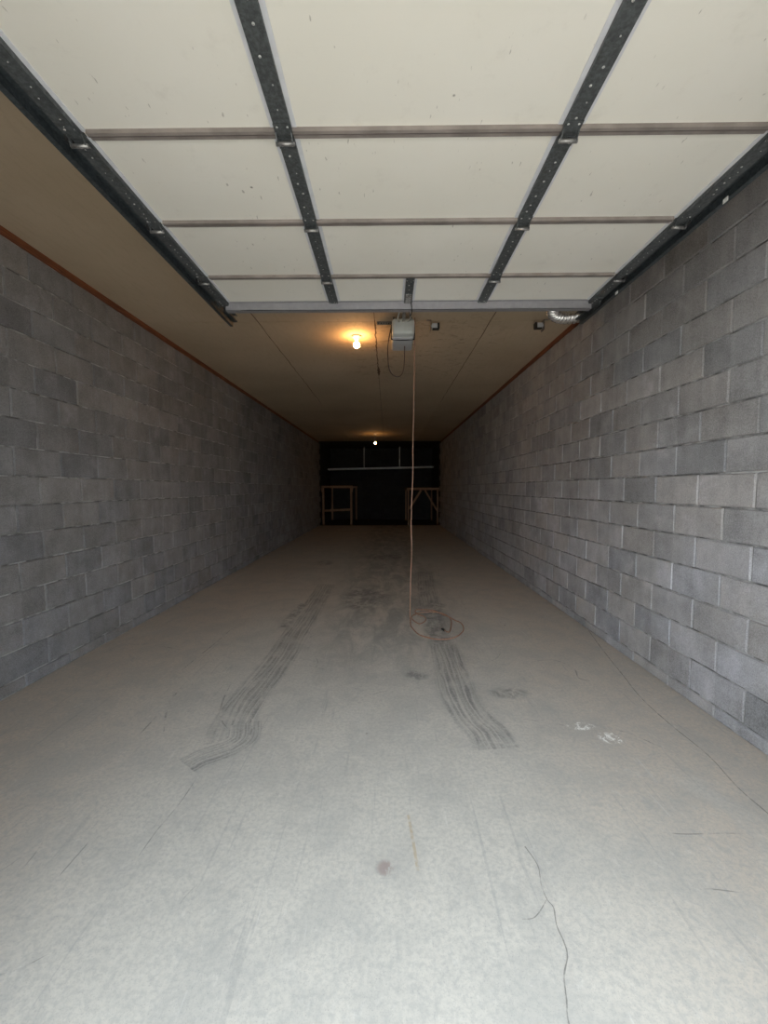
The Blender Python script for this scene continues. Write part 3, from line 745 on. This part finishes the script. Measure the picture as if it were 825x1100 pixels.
bracket(.462, 4.385, 1, 'small grey and black steel bracket just right of the door opener')
bracket(1.655, 4.385, -1, 'small rusty steel bracket near the right wall, below the silver duct')

# ------------------------------------------------------------ flexible foil duct
bm = bmesh.new()
dp = smoothpath([(1.90, 3.99, 3.186), (1.90, 3.99, 3.14), (1.85, 3.99, 3.078), (1.76, 3.98, 3.055), (1.65, 3.95, 3.048), (1.56, 3.88, 3.055), (1.51, 3.76, 3.07), (1.49, 3.55, 3.09), (1.47, 3.3, 3.105), (1.47, 2.9, 3.108)], 1)
# resample evenly
seg_ = [dp[0]]
dense = smoothpath([tuple(v) for v in dp], 24); acc = 0.0; STEP = .0052
for q0, q1 in zip(dense, dense[1:]):
    L = (q1-q0).length; t = STEP-acc
    while t <= L: seg_.append(q0.lerp(q1, t/L)); t += STEP
    acc = L-(t-STEP)
tube(bm, seg_, lambda i: .043+.022*abs(math.sin(i*PI/8))**.7, 20)
tag(obj('flexible_duct', bm, M['foil'], smooth=True), 'ribbed silver foil duct curving under the ceiling by the right wall', 'duct')

# ------------------------------------------------------------ far end: shelf and two timber frames
sh = thing('hanging_shelf', 'long pale shelf hung across the dark far end of the bay', 'shelf', (-.3, 17.5, 2.24))
bm = bmesh.new(); beam(bm, (XL+.03, 17.5, 2.235), (XR-.02, 17.5, 2.325), .36, .065, (0, 0, 1)); obj('board', loc(bm, (-.3, 17.5, 2.24)), M['shelf'], sh)
for x in (.52, -1.0):
    bm = bmesh.new(); box(bm, x-.018, x+.018, 17.33, 17.336, 2.28, HC); obj('hanger_strap', loc(bm, (-.3, 17.5, 2.24)), M['steel'], sh)
def stud(parent, name, a, b, o, wx=.09, wy=.04, ref=(0, 1, 0), m='stud_wood'):
    bm = bmesh.new(); beam(bm, a, b, wx, wy, ref); return obj(name, loc(bm, o), M[m], parent)
o = (-1.93, 15.5, 0); rk = thing('timber_rack', 'tall open stud-wood rack standing against the left wall, far end', 'rack', o)
x0, x1, yf, yb, H = -2.475, -1.40, 15.5, 18.0, 1.52
for x in (x0, x1):
    for y in (yf, yb): stud(rk, 'leg', (x, y, 0), (x, y, H-.09), o, .075, .04)
stud(rk, 'front_rail', (x0-.06, yf-.02, H-.045), (x1+.06, yf-.02, H-.045), o, .09, .04)
stud(rk, 'back_rail', (x0-.06, yb+.02, H-.045), (x1+.06, yb+.02, H-.045), o, .09, .04)
stud(rk, 'side_rail', (x0, yf, H-.045), (x0, yb, H-.045), o, .04, .09, (1, 0, 0)); stud(rk, 'side_rail', (x1, yf, H-.045), (x1, yb, H-.045), o, .04, .09, (1, 0, 0))
stud(rk, 'cross_rail', (x0, yf-.02, .56), (x1, yf-.02, .60), o, .08, .04)
stud(rk, 'gusset', (x0-.055, yf-.02, H-.08), (x0-.03, yf-.02, H-.26), o, .05, .03); stud(rk, 'gusset', (x1+.055, yf-.02, H-.08), (x1+.03, yf-.02, H-.26), o, .05, .03)
o = (1.35, 15.5, 0); tb = thing('timber_workbench', 'timber workbench with V-shaped braces against the right wall, far end', 'workbench', o)
x0, x1, H = .80, 1.925, 1.435
for x in (x0, x1):
    for y in (15.5, 17.6): stud(tb, 'leg', (x, y, 0), (x, y, H-.09), o, .06, .04)
bm = BX(.745, 1.985, 15.46, 17.66, H-.09, H); obj('bench_top', loc(bm, o), M['stud_wood'], tb, bevel=.004)
stud(tb, 'brace', (1.29, 15.49, H-.1), (.84, 15.49, .62), o, .075, .035); stud(tb, 'brace', (1.44, 15.49, H-.1), (1.90, 15.49, .56), o, .06, .035)
